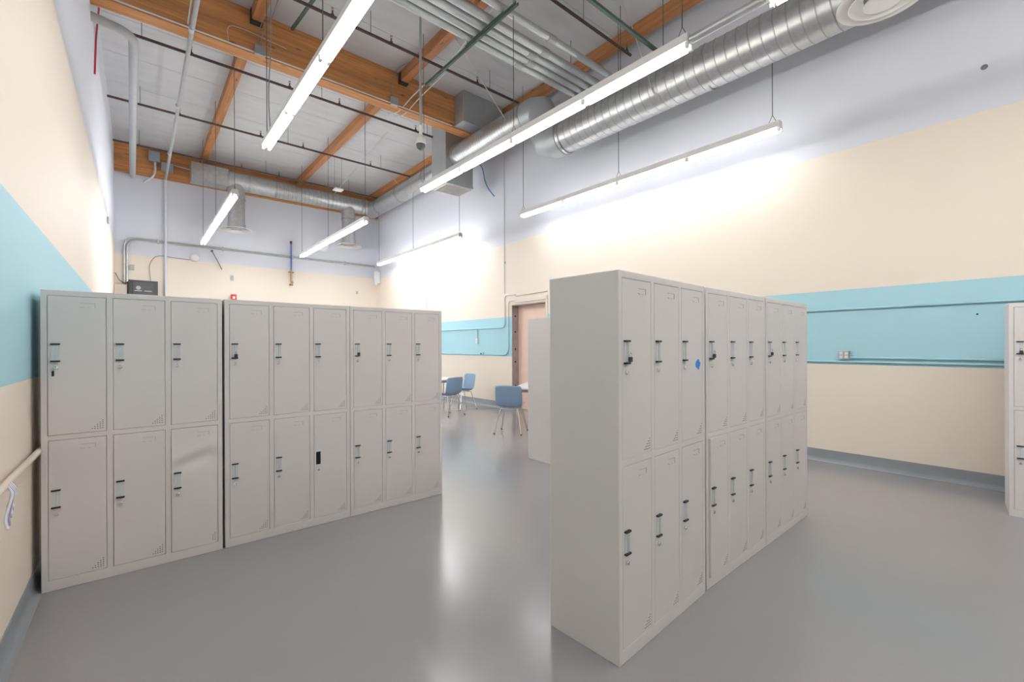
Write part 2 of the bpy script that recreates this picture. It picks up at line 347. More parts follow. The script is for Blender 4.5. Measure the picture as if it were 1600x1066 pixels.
def door_mesh(w, h, dent=False):
    g = .0017; t = .019
    if not dent:
        return MB().box(g, w-g, 0, t, g, h-g).mesh('door', 'locker')
    mb = MB(); nx, nz = 18, 40; vs = []; fs = []
    for j in range(nz+1):
        for i in range(nx+1):
            u = i/nx; v = j/nz; zline = .72+.10*u
            y = .012*math.exp(-((v-zline+.05)/.05)**2)-.010*math.exp(-((v-zline-.035)/.045)**2)-.010*(1-u)*math.exp(-((v-.62)/.25)**2)-.006*(1-u)*(1-v)
            y *= min(1, 6*(1-u))*min(1, 8*(1-v))
            vs.append((g+(w-2*g)*u, y, g+(h-2*g)*v))
    for j in range(nz):
        for i in range(nx): fs.append((j*(nx+1)+i, j*(nx+1)+i+1, (j+1)*(nx+1)+i+1, (j+1)*(nx+1)+i))
    n = len(vs); vs += [(g, t, g), (w-g, t, g), (w-g, t, h-g), (g, t, h-g)]; fs.append((n, n+1, n+2, n+3))
    bot = list(range(nx+1)); top = [nz*(nx+1)+i for i in range(nx+1)]; lf = [j*(nx+1) for j in range(nz+1)]; rt = [j*(nx+1)+nx for j in range(nz+1)]
    fs += [bot+[n+1, n], top+[n+2, n+3], lf+[n+3, n], rt+[n+2, n+1]]
    return mb.add(vs, fs).mesh('door', 'locker', smooth=True)
DOORS = {(i, j): door_mesh(DX[i][1]-DX[i][0], DZs[j][1]-DZs[j][0]) for i in range(3) for j in range(2)}
DENT = door_mesh(DX[2][1]-DX[2][0], DZs[0][1]-DZs[0][0], True)
# pieces, local to the door's lower left front corner; y<0 is towards the viewer
hp = MB().box(.017, .053, -.004, .001, 0, .098)
hp.add([(.020, -.004, .004), (.033, -.0045, .004), (.033, -.0045, .094), (.020, -.004, .094)], [(0, 1, 2, 3)])
hp.box(.0345, .036, -.011, -.004, .002, .096).box(.0475, .049, -.008, -.004, .002, .096)
HANDLE = hp.mesh('handle', 'handle')
CAP = MB().box(.0135, .0555, -.014, .001, 0, .0085).mesh('handle_cap', 'black')
LOCK = MB().lathe([(0, .0105), (.0085, .0105), (.011, .008), (.011, 0)], seg=14)
LOCK.v = [(x+.036, -z, y) for x, y, z in LOCK.v]; LOCK.box(.0352, .0368, -.0112, -.0104, -.005, .005); LOCK = LOCK.mesh('lock', 'chrome', True)
lb = MB()
for x0, x1, z0, z1 in ((0, .07, .027, .029), (.068, .07, 0, .029), (.0, .02, 0, .0018), (.034, .046, 0, .0018), (.0, .002, 0, .006)):
    lb.box(x0, x1, -.0016, .0005, z0, z1)
LABEL = lb.mesh('label_holder', 'groove')
vb = MB()
for row in range(5):
    for c in range(5):
        if c >= row: vb.tube([(c*.0125, .0004, row*.0125), (c*.0125, -.0007, row*.0125)], .0029, 6)
VENT = vb.mesh('vent_holes', 'hole')
PLATE = MB().box(.017, .053, -.001, .002, 0, .105).mesh('handle_hole', 'hole')
def locker(x, y, rz, label, nohandle=(), dent=(), ajar={}, group='grey six-door steel lockers'):
    t = tag(empty('locker', (x, y, 0), rz), label, 'locker', group); t.scale = (.985 if y < 1.4 and x < 5 else 1, 1, 1)
    b = inst('body', BODY, t); md = b.modifiers.new('bevel', 'BEVEL'); md.width = .003; md.segments = 2; md.limit_method = 'ANGLE'
    for j in range(2):
        for i in range(3):
            d = inst('door', DENT if (i, j) in dent else DOORS[i, j], t, (DX[i][0], .0005, DZs[j][0]))
            if (i, j) in ajar:
                d.location = (DX[i][0], -ajar[(i, j)], DZs[j][0]); d.rotation_euler = (0, 0, math.atan(ajar[(i, j)]/(DX[i][1]-DX[i][0])))
            if (i, j) not in dent:
                md = d.modifiers.new('bevel', 'BEVEL'); md.width = .0015; md.segments = 1
            w_ = DX[i][1]-DX[i][0]; h_ = DZs[j][1]-DZs[j][0]
            hz = (1.417 if j else .514)-DZs[j][0]; yo = -.012 if (i, j) in dent else 0
            if (i, j) in nohandle: inst('handle_hole', PLATE, d, (0, 0, hz-.003))
            else:
                inst('handle', HANDLE, d, (0, yo, hz+.002))
                inst('handle_cap', CAP, d, (0, yo, hz-.006)); inst('handle_cap', CAP, d, (0, yo, hz+.099))
            inst('lock', LOCK, d, (0, yo, hz-.046))
            inst('label_holder', LABEL, d, (w_-.122, 0, h_-.068))
            v = inst('vent_holes', VENT, d, (w_-.068, 0, .021)); v['kind'] = 'stuff'
    return t
YL = 3.905
locker(-.437, YL+.012, -math.radians(.7), 'grey six-door locker against the left wall, dented lower right door', dent=((2, 0),), ajar={(1, 0): .004, (0, 1): .006})
locker(.510, YL, 0, 'grey six-door locker, middle of the left row, one handle missing', nohandle=((2, 0),))
locker(1.4445, YL, 0, 'grey six-door locker at the free right end of the left row')
locker(1.716, 1.257, math.radians(2.7), 'nearest large grey locker with its plain side panel and a blue tape patch')
locker(2.662, 1.306, 0, 'grey locker in the middle of the right row, one lower door ajar', ajar={(0, 0): .012})
locker(3.584, 1.303, 0, 'grey locker at the far right end of the right row, before the blue stripe')
locker(4.0, 3.96, 0, 'locker behind the right row showing only a pale side strip')
lr_ = locker(5.822, .156, -PI/2-math.radians(5.2)+PI*0, 'locker cut by the right photo edge, standing by the beige wall')
lr_.rotation_euler = (0, 0, -PI/2+math.radians(5.2))

def padlock(x, y, z, label, rz=0):
    t = tag(empty('padlock', (x, y, z), rz), label, 'padlock', 'small padlocks on upper handles')
    MB().box(-.011, .011, -.026, -.012, 0, .024).build('lock_body', 'darkgrey', t, bevel=.003)
    MB().tube(fillet([(-.007, -.019, .022), (-.007, -.019, .043), (.007, -.019, .043), (.007, -.019, .022)], .007, 4), .0025, 6).build('shackle', 'chrome', t, smooth=True)
hx = .030+.041
padlock(.510+hx, YL, 1.421, 'small dark padlock on first upper door of the middle left locker')
padlock(1.4445+hx, YL, 1.421, 'small dark padlock on first upper door of the left row end locker')
padlock(1.716+hx*.999, 1.257+hx*.047, 1.421, 'small dark padlock on first upper door of the nearest locker', math.radians(2.7))
padlock(2.662+hx, 1.306, 1.421, 'small dark padlock on first upper door of the middle right-row locker')
padlock(3.584+hx, 1.303, 1.421, 'small dark padlock on first upper door of the right row end locker')
a_ = -PI/2+math.radians(5.2)
padlock(5.822+hx*math.cos(a_), .156+hx*math.sin(a_), 1.421, 'small dark padlock on the locker at the right photo edge', a_)
k = tag(empty('key', (-.437+.030+.036, YL+.011, 1.371)), 'key with black bow hanging from the lock of the first upper door', 'key')
MB().tube([(0, -.008, 0), (0, -.034, 0)], .003, 6).build('blade', 'chrome', k)
MB().tube([(0, -.034, .0), (-.006, -.034, -.014)], .0025, 6).build('ring', 'chrome', k)
MB().box(-.016, -.004, -.038, -.031, -.048, -.014).build('bow', 'black', k, bevel=.003)
st = MB(); pts = [(0, .032), (.012, .028), (.018, .014), (.03, .012), (.028, -.006), (.018, -.016), (.008, -.032), (-.008, -.022), (-.026, -.014), (-.031, .004), (-.02, .02)]
n = len(pts); st.add([(x, -.0008, z) for x, z in pts]+[(x, .0006, z) for x, z in pts], [tuple(range(n)), tuple(range(n, 2*n))[::-1]]+[(i, (i+1) % n, n+(i+1) % n, n+i) for i in range(n)])
so = st.build('tape_patch', 'bluesticker'); so.location = (2.542, 1.257+.826*.0472-.0007, 1.386); so.rotation_euler = (0, 0, math.radians(2.7))
tag(so, 'bright blue torn tape patch on the nearest locker', 'tape')

# ------------------------------------------------------------------ ducts
def helix(p0, p1, r, pitch, seg=28, wd=.010, hh=.006):
    p0 = Vector(p0); p1 = Vector(p1); ax = (p1-p0); L = ax.length; ax.normalize()
    a = Vector((0, 0, 1)) if abs(ax.z) < .9 else Vector((1, 0, 0)); n1 = (a-ax*a.dot(ax)).normalized(); n2 = ax.cross(n1)
    n = int(L/pitch*seg); vs = []; fs = []
    for i in range(n+1):
        an = 2*PI*i/seg; d = n1*math.cos(an)+n2*math.sin(an); c = p0+ax*min(L, i*pitch/seg)
        vs += [c+d*(r-.002)-ax*wd, c+d*(r+hh)-ax*wd*.3, c+d*(r+hh)+ax*wd*.3, c+d*(r-.002)+ax*wd]
    for i in range(n):
        for k_ in range(3): fs.append((i*4+k_, i*4+k_+1, i*4+4+k_+1, i*4+4+k_))
    return MB().add(vs, fs)
DR = .275; DXc = 5.8; NZ = 5.173; FZ = 5.905
d = tag(empty('spiral_duct', (0, 0, 0)), 'large shiny spiral duct at upper right running along the wall', 'duct')
MB().tube([(DXc, YF+.02, NZ), (DXc, 5.37, NZ)], DR, 48).build('duct_body', 'galv', d, smooth=True)
helix((DXc, -.6, NZ), (DXc, 5.32, NZ), DR, .135).build('spiral_seam', 'galv_seam', d, smooth=True)
for y in (2.8, 5.34): MB().tube([(DXc, y-.03, NZ), (DXc, y+.03, NZ)], DR+.010, 48, cap=False).build('joint_band', 'galv', d, smooth=True)
el = MB().tube(fillet([(DXc, 5.35, NZ), (DXc, 5.84, NZ), (DXc, 5.92, FZ), (DXc, 6.35, FZ)], .36, 2), DR+.004, 40)
elo = el.build('offset_elbow', 'sheet', d, smooth=True)
elo.data.set_sharp_from_angle(angle=math.radians(12))
for p, q in (((DXc, 5.38, NZ), (DXc, 5.41, NZ)), ((DXc, 6.33, FZ), (DXc, 6.37, FZ))):
    MB().tube([p, q], DR+.016, 40).build('clamp_band', 'galv_seam', d, smooth=True)
d2 = tag(empty('spiral_duct', (0, 0, 0)), 'spiral duct between the elbow and the vertical duct box', 'duct')
MB().tube([(DXc, 6.35, FZ), (DXc, 8.75, FZ)], DR, 48).build('duct_body', 'galv', d2, smooth=True)
helix((DXc, 6.4, FZ), (DXc, 8.7, FZ), DR, .075, wd=.006, hh=.003).build('spiral_seam', 'galv_seam', d2, smooth=True)
# vertical box with bottom register
bx = tag(empty('duct_box', (5.45, 8.75, 5.27)), 'tall bare sheet-metal duct box dropping from the deck behind the big beam', 'duct')
MB().box(0, .76, 0, .62, 0, ZC-5.27).build('box_body', 'sheet', bx, bevel=.006)
MB().box(-.012, .772, -.012, .632, -.003, .03).build('box_flange', 'sheet', bx)
rg = MB().box(.02, .74, .02, .60, -.035, 0).build('register_frame', 'white', bx, bevel=.004)
for i in range(9): MB().bar((.05, .07+i*.06, -.038), (.71, .07+i*.06, -.038), .045, .004, up=(0, -.5, 1)).build('register_slat', 'white', rg)
b1 = tag(empty('duct_box', (5.27, 7.76, 6.225)), 'square sheet-metal plenum box fixed in front of the big beam', 'duct')
MB().box(0, 1.05, 0, .335, 0, ZC-6.225).build('box_body', 'sheet', b1, bevel=.006)
MB().box(.50, .512, -.008, 0, 0, ZC-6.225).build('standing_seam', 'sheet', b1)
MB().box(-.012, 1.062, -.012, .335, -.003, .018).build('box_flange', 'sheet', b1)
# far duct to the corner and along the back wall
BZ, BY = 6.26, 14.9
d3 = tag(empty('far_duct', (0, 0, 0)), 'duct running from the vertical box to the far right corner', 'duct')
MB().tube([(6.2, 9.37, 6.15), (6.3, BY+.05, 6.2)], .25, 36).build('duct_body', 'galv', d3, smooth=True)
for y in (10.9, 12.6, 14.2): MB().tube([(6.2+.1*(y-9.37)/5.5, y-.03, 6.15+.05*(y-9.37)/5.5), (6.2+.1*(y-9.37)/5.5, y+.03, 6.15+.05*(y-9.37)/5.5)], .258, 36).build('joint_band', 'galv_seam', d3, smooth=True)
d4 = tag(empty('back_duct', (0, 0, 0)), 'spiral duct along the far wall with two round drops', 'duct')
MB().box(1.17, 2.02, BY-.24, BY+.24, BZ-.235, BZ+.235).build('end_section', 'galv', d4, bevel=.012)
MB().tube([(2.0, BY, BZ), (6.33, BY, BZ)], .245, 36).build('duct_body', 'galv', d4, smooth=True)
helix((3.3, BY, BZ), (6.2, BY, BZ), .245, .12).build('spiral_seam', 'galv_seam', d4, smooth=True)
for x in (2.02, 2.55, 3.25, 4.9, 5.9): MB().tube([(x-.03, BY, BZ), (x+.03, BY, BZ)], .256, 36).build('joint_band', 'galv_seam', d4, smooth=True)
for x in (2.25, 5.47):
    MB().tube([(x, BY, BZ-.02), (x, BY, 4.93)], .215, 32).build('drop', 'galv', d4, smooth=True)
    MB().tube([(x, BY, 5.72), (x, BY, 5.76)], .225, 32).build('joint_band', 'galv_seam', d4, smooth=True)
def diffuser(x, y, z, label, r=.41):
    t = tag(empty('round_diffuser', (x, y, z)), label, 'diffuser', 'white round duct diffusers')
    MB().lathe([(r*.55, .075), (r*.62, .055), (r*.92, .02), (r, .008), (r, -.006), (r*.97, -.006), (r*.88, .008), (r*.6, .045)], seg=48, closed=False).build('outer_cone', 'white', t, smooth=True)
    MB().lathe([(r*.45, .045), (r*.70, -.012), (r*.74, -.022), (r*.72, -.026), (r*.66, -.014), (r*.40, .035)], seg=40, closed=True).build('middle_cone', 'white', t, smooth=True)
    MB().lathe([(.001, .02), (r*.22, .02), (r*.40, -.03), (r*.42, -.038), (r*.38, -.038), (r*.2, -.008), (.001, -.008)], seg=32).build('inner_cone', 'white', t, smooth=True)
    MB().lathe([(.001, .07), (r*.56, .07)], seg=24).build('throat', 'hole', t)
    MB().tube([(0, 0, .068), (0, 0, .2)], r*.56, 32).build('collar', 'galv', t, smooth=True)
diffuser(2.25, BY, 4.86, 'white round diffuser on the left drop by the far wall')
diffuser(5.47, BY, 4.86, 'white round diffuser on the right drop by the far corner')
diffuser(5.55, .96, 4.862, 'large white round diffuser under the spiral duct at the top edge', .365)
# duct straps
def strap(a, b_, label, wd=.035):
    tag(MB().bar(a, b_, wd, .006, up=(.3, -.8, .2)).build('duct_strap', 'strap'), label, 'strap', 'pale duct hanger straps')
strap((4.295, 6.555, ZC), (5.57, 6.67, 5.85), 'pale strap reaching from the deck to the duct beside the plenum box')
strap((5.19, 3.87, ZC), (5.545, 3.45, 4.985), 'pale strap holding the large spiral duct, crossing the strip light')
strap((4.843, 10.478, ZC), (5.0, BY-.06, BZ+.245), 'pale strap slanting down to the duct on the far wall')
strap((6.12, 13.1, ZC), (5.99, 11.6, 5.78), 'pale strap slanting to the duct near the far corner')

# ------------------------------------------------------------------ trapeze, conduits, pipes
CZ = 5.88
for i, (y, r) in enumerate(((5.20, .057), (5.05, .057), (4.90, .057), (4.74, .057), (4.47, .050))):
    t = tag(empty('large_conduit', (0, 0, 0)), ['grey conduit of the overhead rack, farthest from the camera', 'grey conduit of the overhead rack, second from the far side', 'grey conduit of the overhead rack, middle of five',
        'grey conduit of the overhead rack, next to the lone one', 'lone grey conduit set apart on the camera side of the rack'][i], 'conduit', 'large conduits on the overhead rack')
    MB().tube([(xl(5), y, CZ), (XR, y, CZ)], r, 16).build('pipe', 'conduit', t, smooth=True)
    for x in (1.2, 4.55+.12*(i % 2)): MB().tube([(x-.07, y, CZ), (x+.07, y, CZ)], r+.008, 16).build('coupling', 'greypipe', t, smooth=True)
for x, lab in ((3.67, 'long green strut trapeze under the conduit rack'), (5.88, 'green strut trapeze under the conduits, behind the strip light'), (1.4, 'green strut trapeze under the conduits near the left wall')):
    t = tag(empty('strut_trapeze', (x, 4.2, CZ-.1)), lab, 'strut', 'strut trapezes')
    e = 2.3 if x == 3.67 else 1.2
    MB().box(-.02, -.016, 0, e, -.002, .039).box(.016, .02, 0, e, -.002, .039).box(-.02, .02, 0, e, -.002, .002).build('channel', 'strut', t)
    for y in (.05, 1.1): MB().tube([(0, y, 0), (0, y, ZC-CZ+.1)], .006, 6).build('rod', 'wire', t)
    MB().box(-.03, .03, .25, 1.12, .039, .045).build('clamp_plate', 'strut', t)
t = tag(empty('strut_bar', (0, 0, 0)), 'green strut bar with slots near the top edge above the large duct', 'strut')
MB().bar((4.0, 3.41, 5.6), (5.78, 3.41, 5.6), .04, .04).build('channel', 'strut', t)
for x in (4.08, 5.72): MB().tube([(x, 3.41, 5.6), (x, 3.41, ZC)], .006, 6).build('rod', 'wire', t)
t = tag(empty('strut_bar', (0, 0, 0)), 'short green strut bar slanting above the cables by the big beam', 'strut')
MB().bar((2.05, 6.2, 6.55), (2.0, 7.95, 6.75), .04, .04).build('channel', 'strut', t)
MB().tube([(2.05, 6.3, 6.56), (2.05, 6.3, ZC)], .006, 6).build('rod', 'wire', t)
for y, x1, lab in ((4.51, 6.53, 'dark sprinkler pipe nearest the camera, by the slotted strut'), (6.89, 6.05, 'dark sprinkler pipe just before the big beam'), (9.33, 6.4, 'dark sprinkler pipe just beyond the big beam'),
                   (11.93, 6.2, 'dark sprinkler pipe midway beyond the big beam'), (14.38, 6.3, 'dark sprinkler pipe along the far ledger beam')):
    t = tag(empty('sprinkler_pipe', (0, y, 6.5)), lab, 'pipe', 'dark sprinkler pipes')
    MB().tube([(xl(y)+.02, 0, 0), (x1, 0, 0)], .024, 10).build('pipe', 'sprinkler', t, smooth=True)
    for x in ((.75, 2.3, 3.25, 5.0) if y != 4.51 else (1.0, 3.0, 6.42)):
        h = MB().tube([(x, 0, .02), (x, 0, .09)], .012, 8).tube([(x, 0, .0), (x, 0, .035)], .028, 8).build('sprinkler_head', 'sprinkler', t, smooth=True)
        MB().tube([(x, 0, .125), (x, 0, .13)], .022, 8).tube([(x-.014, 0, .085), (x-.014, 0, .125)], .003, 5).tube([(x+.014, 0, .085), (x+.014, 0, .125)], .003, 5).build('deflector', 'brass', h)
    for x in (.1, 2.9, 5.3): MB().tube([(x, 0, .02), (x, 0, ZC-6.5)], .005, 5).build('rod', 'wire', t)
# roof drain at left
tag(MB().tube(fillet([(-.03, YB-.1, 6.05), (0.0, 9.0, 6.05), (0.0, 8.5, 6.05), (xl(8.6)-.01, 8.42, 6.07)], .7, 10), .062, 16).build('drain_pipe', 'greypipe', smooth=True), 'thick grey drain pipe curving from the left wall to the far wall', 'pipe')
t = tag(empty('ceiling_conduit', (0, 0, 0)), 'grey conduit running overhead along the room left of the lights', 'conduit')
MB().tube([(.64, 2.0, 6.10), (.66, YB-.2, 6.10)], .030, 12).build('pipe', 'greypipe', t, smooth=True)
for y in (5.2, 7.9, 10.6, 13.3): MB().tube([(.64, y-.05, 6.10), (.64, y+.05, 6.10)], .037, 12).build('coupling', 'conduit', t, smooth=True)
tag(MB().tube([(.55, 2.5, 6.14), (.60, 7.9, 6.16)], .012, 8).build('thin_conduit', 'conduit'), 'thin conduit beside the overhead conduit at the top left', 'conduit')
# EMT along the glulam's lower edge, with boxes
t = tag(empty('beam_conduit', (0, 0, 0)), 'thin pale conduit with boxes along the lower edge of the big beam', 'conduit')
MB().tube([(xl(8), GY0-.014, GZ+.03), (5.2, GY0-.014, GZ+.03)], .012, 8).build('pipe', 'strap', t, smooth=True)
MB().tube([(xl(8), GY1+.014, GZ+.012), (1.75, GY1+.014, GZ+.012)], .010, 8).build('pipe', 'strap', t, smooth=True)
for x in (1.55, 3.86): MB().box(x-.075, x+.075, GY0-.07, GY0-.002, GZ-.005, GZ+.14).build('junction_box', 'box', t, bevel=.004)
def cable(pts, label, r=.007, m='cable', name='cable', grp=None, rad=.3):
    return tag(MB().tube(fillet(pts, rad, 7), r, 6).build(name, m, smooth=True), label, 'cable', grp)
cable([(1.62, 7.3, ZC-.02), (1.58, 7.9, 6.72), (1.53, 8.06, 6.55), (1.54, 8.06, GZ+.14)], 'grey cable looping from the left purlin to the beam box', grp='cables at the beam')
cable([(1.70, 7.4, ZC-.02), (1.66, 7.95, 6.66), (1.57, 8.06, 6.5), (1.57, 8.06, GZ+.14)], 'second grey cable from the left purlin to the beam box', grp='cables at the beam')
cable([(1.12, 8.085, 6.23), (1.10, 8.085, 6.50), (1.35, 8.085, 6.52), (1.95, 8.085, 6.47)], 'thin pale cable bowing across the big beam face', r=.005, m='cream')
cable([(3.90, 7.4, 6.74), (3.82, 7.9, 6.8), (3.80, 8.07, 6.5), (3.85, 8.07, GZ+.14)], 'thin cable bending round the purlin above the beam box', r=.006)
cable([(4.28, 7.1, 6.55), (4.16, 7.85, 6.40), (4.02, 8.2, GZ-.03), (3.9, 8.4, GZ-.03)], 'pale flexible conduit slanting below the big beam, left one', r=.012, m='strap', grp='flexible conduits')
cable([(4.40, 7.0, 6.55), (4.28, 7.85, 6.38), (4.16, 8.2, GZ-.03), (4.05, 8.45, GZ-.03)], 'pale flexible conduit slanting below the big beam, right one', r=.010, m='strap', grp='flexible conduits')
cable([(r1+.05, 6.69, TZ+.1), (r1+.02, 6.72, 4.9), (r1+.06, 6.7, 5.6), (r1+.04, 6.7, ZC)], 'loose grey power cable hanging at the end of the left strip light', r=.007)
cable([(4.2, 4.9, 6.75), (4.28, 6.4, 6.62), (4.36, 7.0, 6.56)], 'pale conduit alongside the middle purlin', r=.012, m='strap')
cable([(6.2, 8.9, 6.1), (6.60, 8.9, 6.0), (6.66, 8.85, 5.5), (6.70, 8.55, 5.15)], 'blue-grey cable end dangling beside the vertical duct box', r=.012, m='bluehose')
# dome camera on a pole
t = tag(empty('dome_camera', (3.42, 6.22, 0)), 'white dome security camera on a long grey ceiling pole', 'camera')
MB().tube([(0, 0, 4.93), (0, 0, ZC)], .019, 12).build('pole', 'greypipe', t, smooth=True)
MB().tube([(0, 0, 4.78), (0, 0, 4.95)], .026, 12).build('coupler', 'white', t, smooth=True)
MB().lathe([(.001, 4.79), (.04, 4.785), (.065, 4.75), (.078, 4.70), (.080, 4.66), (.07, 4.655)], seg=28).build('housing', 'white', t, smooth=True)
MB().lathe([(.068, 4.665), (.068, 4.63), (.055, 4.59), (.03, 4.57), (.001, 4.562)], seg=28).build('dome', 'screen', t, smooth=True)
# exit-style small ceiling sensor hanging panel
t = tag(empty('access_point', (4.45, 12.9, 5.98)), 'small white square panel hanging on wires below the deck', 'sensor')
MB().box(-.12, .12, -.12, .12, -.02, .02).build('panel', 'white', t, bevel=.008)
for x in (-.1, .1): MB().tube([(x, 0, .02), (x, 0, ZC-5.98)], .004, 5).build('wire', 'wire', t)
# red strap on the left wall
tag(MB().tube([(-.415, 9.55, ZC-.02), (-.42, 9.3, 6.5), (-.425, 9.0, 6.05), (-.425, 8.72, 5.42)], .012, 8).build('red_cable', 'red'), 'red cable hanging on the upper left wall below the beam', 'cable')
# back wall services
t = tag(empty('wall_conduit', (0, 0, 0)), 'pair of grey conduits bending along the far wall above the cabinet', 'conduit')
for o_ in (0, .07):
    MB().tube(fillet([(-.205+o_*.8, YB-.04, 2.95), (-.205+o_*.8, YB-.04, 4.42-o_*.6), (XR-.1, YB-.04, 4.42-o_*.6)], .28, 8), .020, 10).build('pipe', 'conduit', t, smooth=True)
for x in (.5, 2.0, 3.9, 5.6): MB().box(x-.02, x+.02, YB-.065, YB-.001, 4.34, 4.46).build('clamp', 'conduit', t)
tag(MB().tube([(.66, YB-.05, .2), (.66, YB-.05, 6.35)], .032, 12).build('wall_pipe', 'lavc', smooth=True), 'vertical painted pipe on the far wall beside the dark cabinet', 'pipe')
t = tag(empty('junction_box', (.70, YB-.2, 6.42)), 'grey junction box on the far ledger under the overhead conduit', 'box')
MB().box(-.13, .13, -.08, .10, -.11, .11).build('box', 'box', t, bevel=.006)
t = tag(empty('junction_box', (.42, YB-.16, 6.66)), 'square grey box with a bent conduit on the far ledger', 'box')
MB().box(-.12, .12, -.06, .065, -.14, .14).build('box', 'box', t, bevel=.006)
MB().tube(fillet([(.02, 0, -.13), (.02, 0, -.5), (-.22, .1, -.72)], .15), .025, 10).build('bent_pipe', 'lavc', t, smooth=True)
tag(MB().tube([(.85, YB-.12, 6.55), (1.5, YB-.12, 6.5)], .016, 8).build('short_conduit', 'strap'), 'short pale conduit between the far junction box and duct end', 'conduit')
t = tag(empty('network_cabinet', (-.12, YB-.45, 2.72)), 'dark wall cabinet with a smoked glass door seen over the left lockers', 'cabinet')
MB().box(0, .60, 0, .445, 0, .53).build('body', 'darkgrey', t, bevel=.006)
MB().box(.09, .51, -.012, 0, .05, .48).build('glass_door', 'screen', t, bevel=.003)
MB().tube([(.20, -.0125, .33), (.20, -.02, .33)], .05, 16).build('disc', 'box', t)
for x in (.12, .32): MB().box(x, x+.15, -.02, -.012, .245, .262).build('bracket', 'conduit', t)
tag(MB().box(xl(15.4)+.003, -.14, YB-.40, YB-.07, 2.70, 3.12).build('equipment_box', 'beigeplastic', bevel=.01), 'tan box between the left wall and the dark cabinet', 'box')
cable([(xl(15)+.02, YB-.05, 3.45), (-.30, YB-.1, 3.25), (-.2, YB-.1, 3.18), (-.06, YB-.2, 3.26)], 'dark cables drooping from the left wall to the cabinet', r=.010, m='darkgrey')
cable([(.34, YB-.1, 3.25), (.30, YB-.03, 3.75), (.45, YB-.03, 4.02), (1.2, YB-.03, 3.98)], 'thin cable looping from the cabinet to the white alarm disc', r=.008)
def wall_disc(x, z, r, label, name='alarm_disc'):
    t = tag(empty(name, (x, YB-.002, z)), label, 'alarm')
    m_ = MB().lathe([(r, 0), (r, .03), (r*.85, .05), (r*.5, .06), (.001, .06)], seg=24); m_.v = [(a, -c, b_) for a, b_, c in m_.v]; m_.build('dome', 'switch', t, smooth=True)
wall_disc(1.32, 4.06, .11, 'small white round alarm on the far wall near the paint line')
wall_disc(4.85, 4.93, .21, 'white round wall fitting behind the far middle strip light')
t = tag(empty('air_hose', (3.86, YB-.06, 0)), 'blue air hose drop with brass fittings on the far wall', 'hose')
MB().tube([(0, 0, 3.95), (0, 0, 4.85)], .02, 8).build('hose', 'bluehose', t)
MB().tube([(0, 0, 4.82), (0, 0, 4.90)], .035, 8).build('end_fitting', 'darkgrey', t)
MB().tube([(0, 0, 3.58), (0, 0, 3.97)], .026, 8).tube([(-.08, 0, 3.9), (.08, 0, 3.9)], .018, 8).tube([(0, 0, 3.62), (.05, -.03, 3.55)], .02, 8).tube([(-.05, 0, 3.5), (.05, 0, 3.5)], .022, 8).tube([(0, 0, 3.5), (0, 0, 3.6)], .018, 8).build('valve', 'brass', t, smooth=True)
t = tag(empty('pull_rod', (1.73, YB-.05, 0)), 'dark pull rod hanging under the conduit on the far wall', 'rod')
MB().tube([(0, 0, 4.30), (.13, -.02, 4.03), (.24, -.03, 3.78)], .012, 6).tube([(0, .04, 4.30), (0, -.03, 4.30)], .03, 8).build('rod', 'wire', t)
t = tag(empty('fire_alarm', (2.27, YB-.05, 2.97)), 'small red fire alarm box peeking above the locker tops', 'alarm')
MB().box(-.07, .07, -.04, .048, -.10, .10).build('box', 'red', t, bevel=.006); MB().box(-.03, .03, -.048, -.04, -.03, .04).build('lens', 'switch', t)
tag(MB().box(-.09, -.0, YB-.05, YB-.001, 3.56, 3.70).build('wall_box', 'box', bevel=.005), 'tiny grey box beside the bent conduits on the far wall', 'box')
tag(MB().box(2.20, 2.27, YB-.03, YB-.001, 3.50, 3.64).build('wall_plate', 'box', bevel=.004), 'tiny plate on the beige far wall right of the pull rod', 'box')
tag(MB().box(6.0, 6.06, YB-.03, YB-.001, 3.36, 3.46).build('wall_plate', 'box', bevel=.004), 'tiny plate on the beige far wall near the right corner', 'box')
t = tag(empty('corner_camera', (6.62, YB-.25, 3.84)), 'small white camera mounted in the far right corner', 'camera')
MB().box(-.05, .15, -.04, .06, -.07, .35).build('mount', 'switch', t, bevel=.01); MB().tube([(.02, .05, -.08), (-.03, -.12, -.11)], .05, 12).build('lens_barrel', 'switch', t, smooth=True)
# left wall bits
tag(MB().box(xl(12.2)+.001, xl(12.2)+.03, 12.15, 12.28, 4.02, 4.14).build('wall_sensor', 'box', bevel=.004), 'small dark sensor on the left wall near the far corner', 'box')
t = tag(empty('wall_rail', (0, 0, 0)), 'cream painted pipe rail along the left wall, leading behind the locker', 'rail')
MB().tube([(-.455, 1.6, .885), (-.445, 4.5, .865)], .0165, 12).build('pipe', 'cream', t, smooth=True)
for y in (2.2, 4.1): MB().box(xl(y), -.44, y-.015, y+.015, .855, .885).build('bracket', 'cream', t)
t = tag(empty('tied_cord', (-.44, 3.05, .86)), 'lilac and white cord tied on the rail at the left edge', 'cord')
for i in range(7):
    MB().tube(fillet([(.0, -.01*i, .02), (.022, -.012*i-.004, -.01), (.0+.004*(i % 3), -.016*i, -.05-.012*i), (.012, -.018*i-.01, -.09-.012*i)], .02, 4), .006, 6).build('strand', 'purple' if i % 2 else 'switch', t, smooth=True)
MB().tube([(-.015, .05, -.005), (.02, .03, -.01), (.03, .06, -.012)], .004, 6).build('tie', 'cream', t)
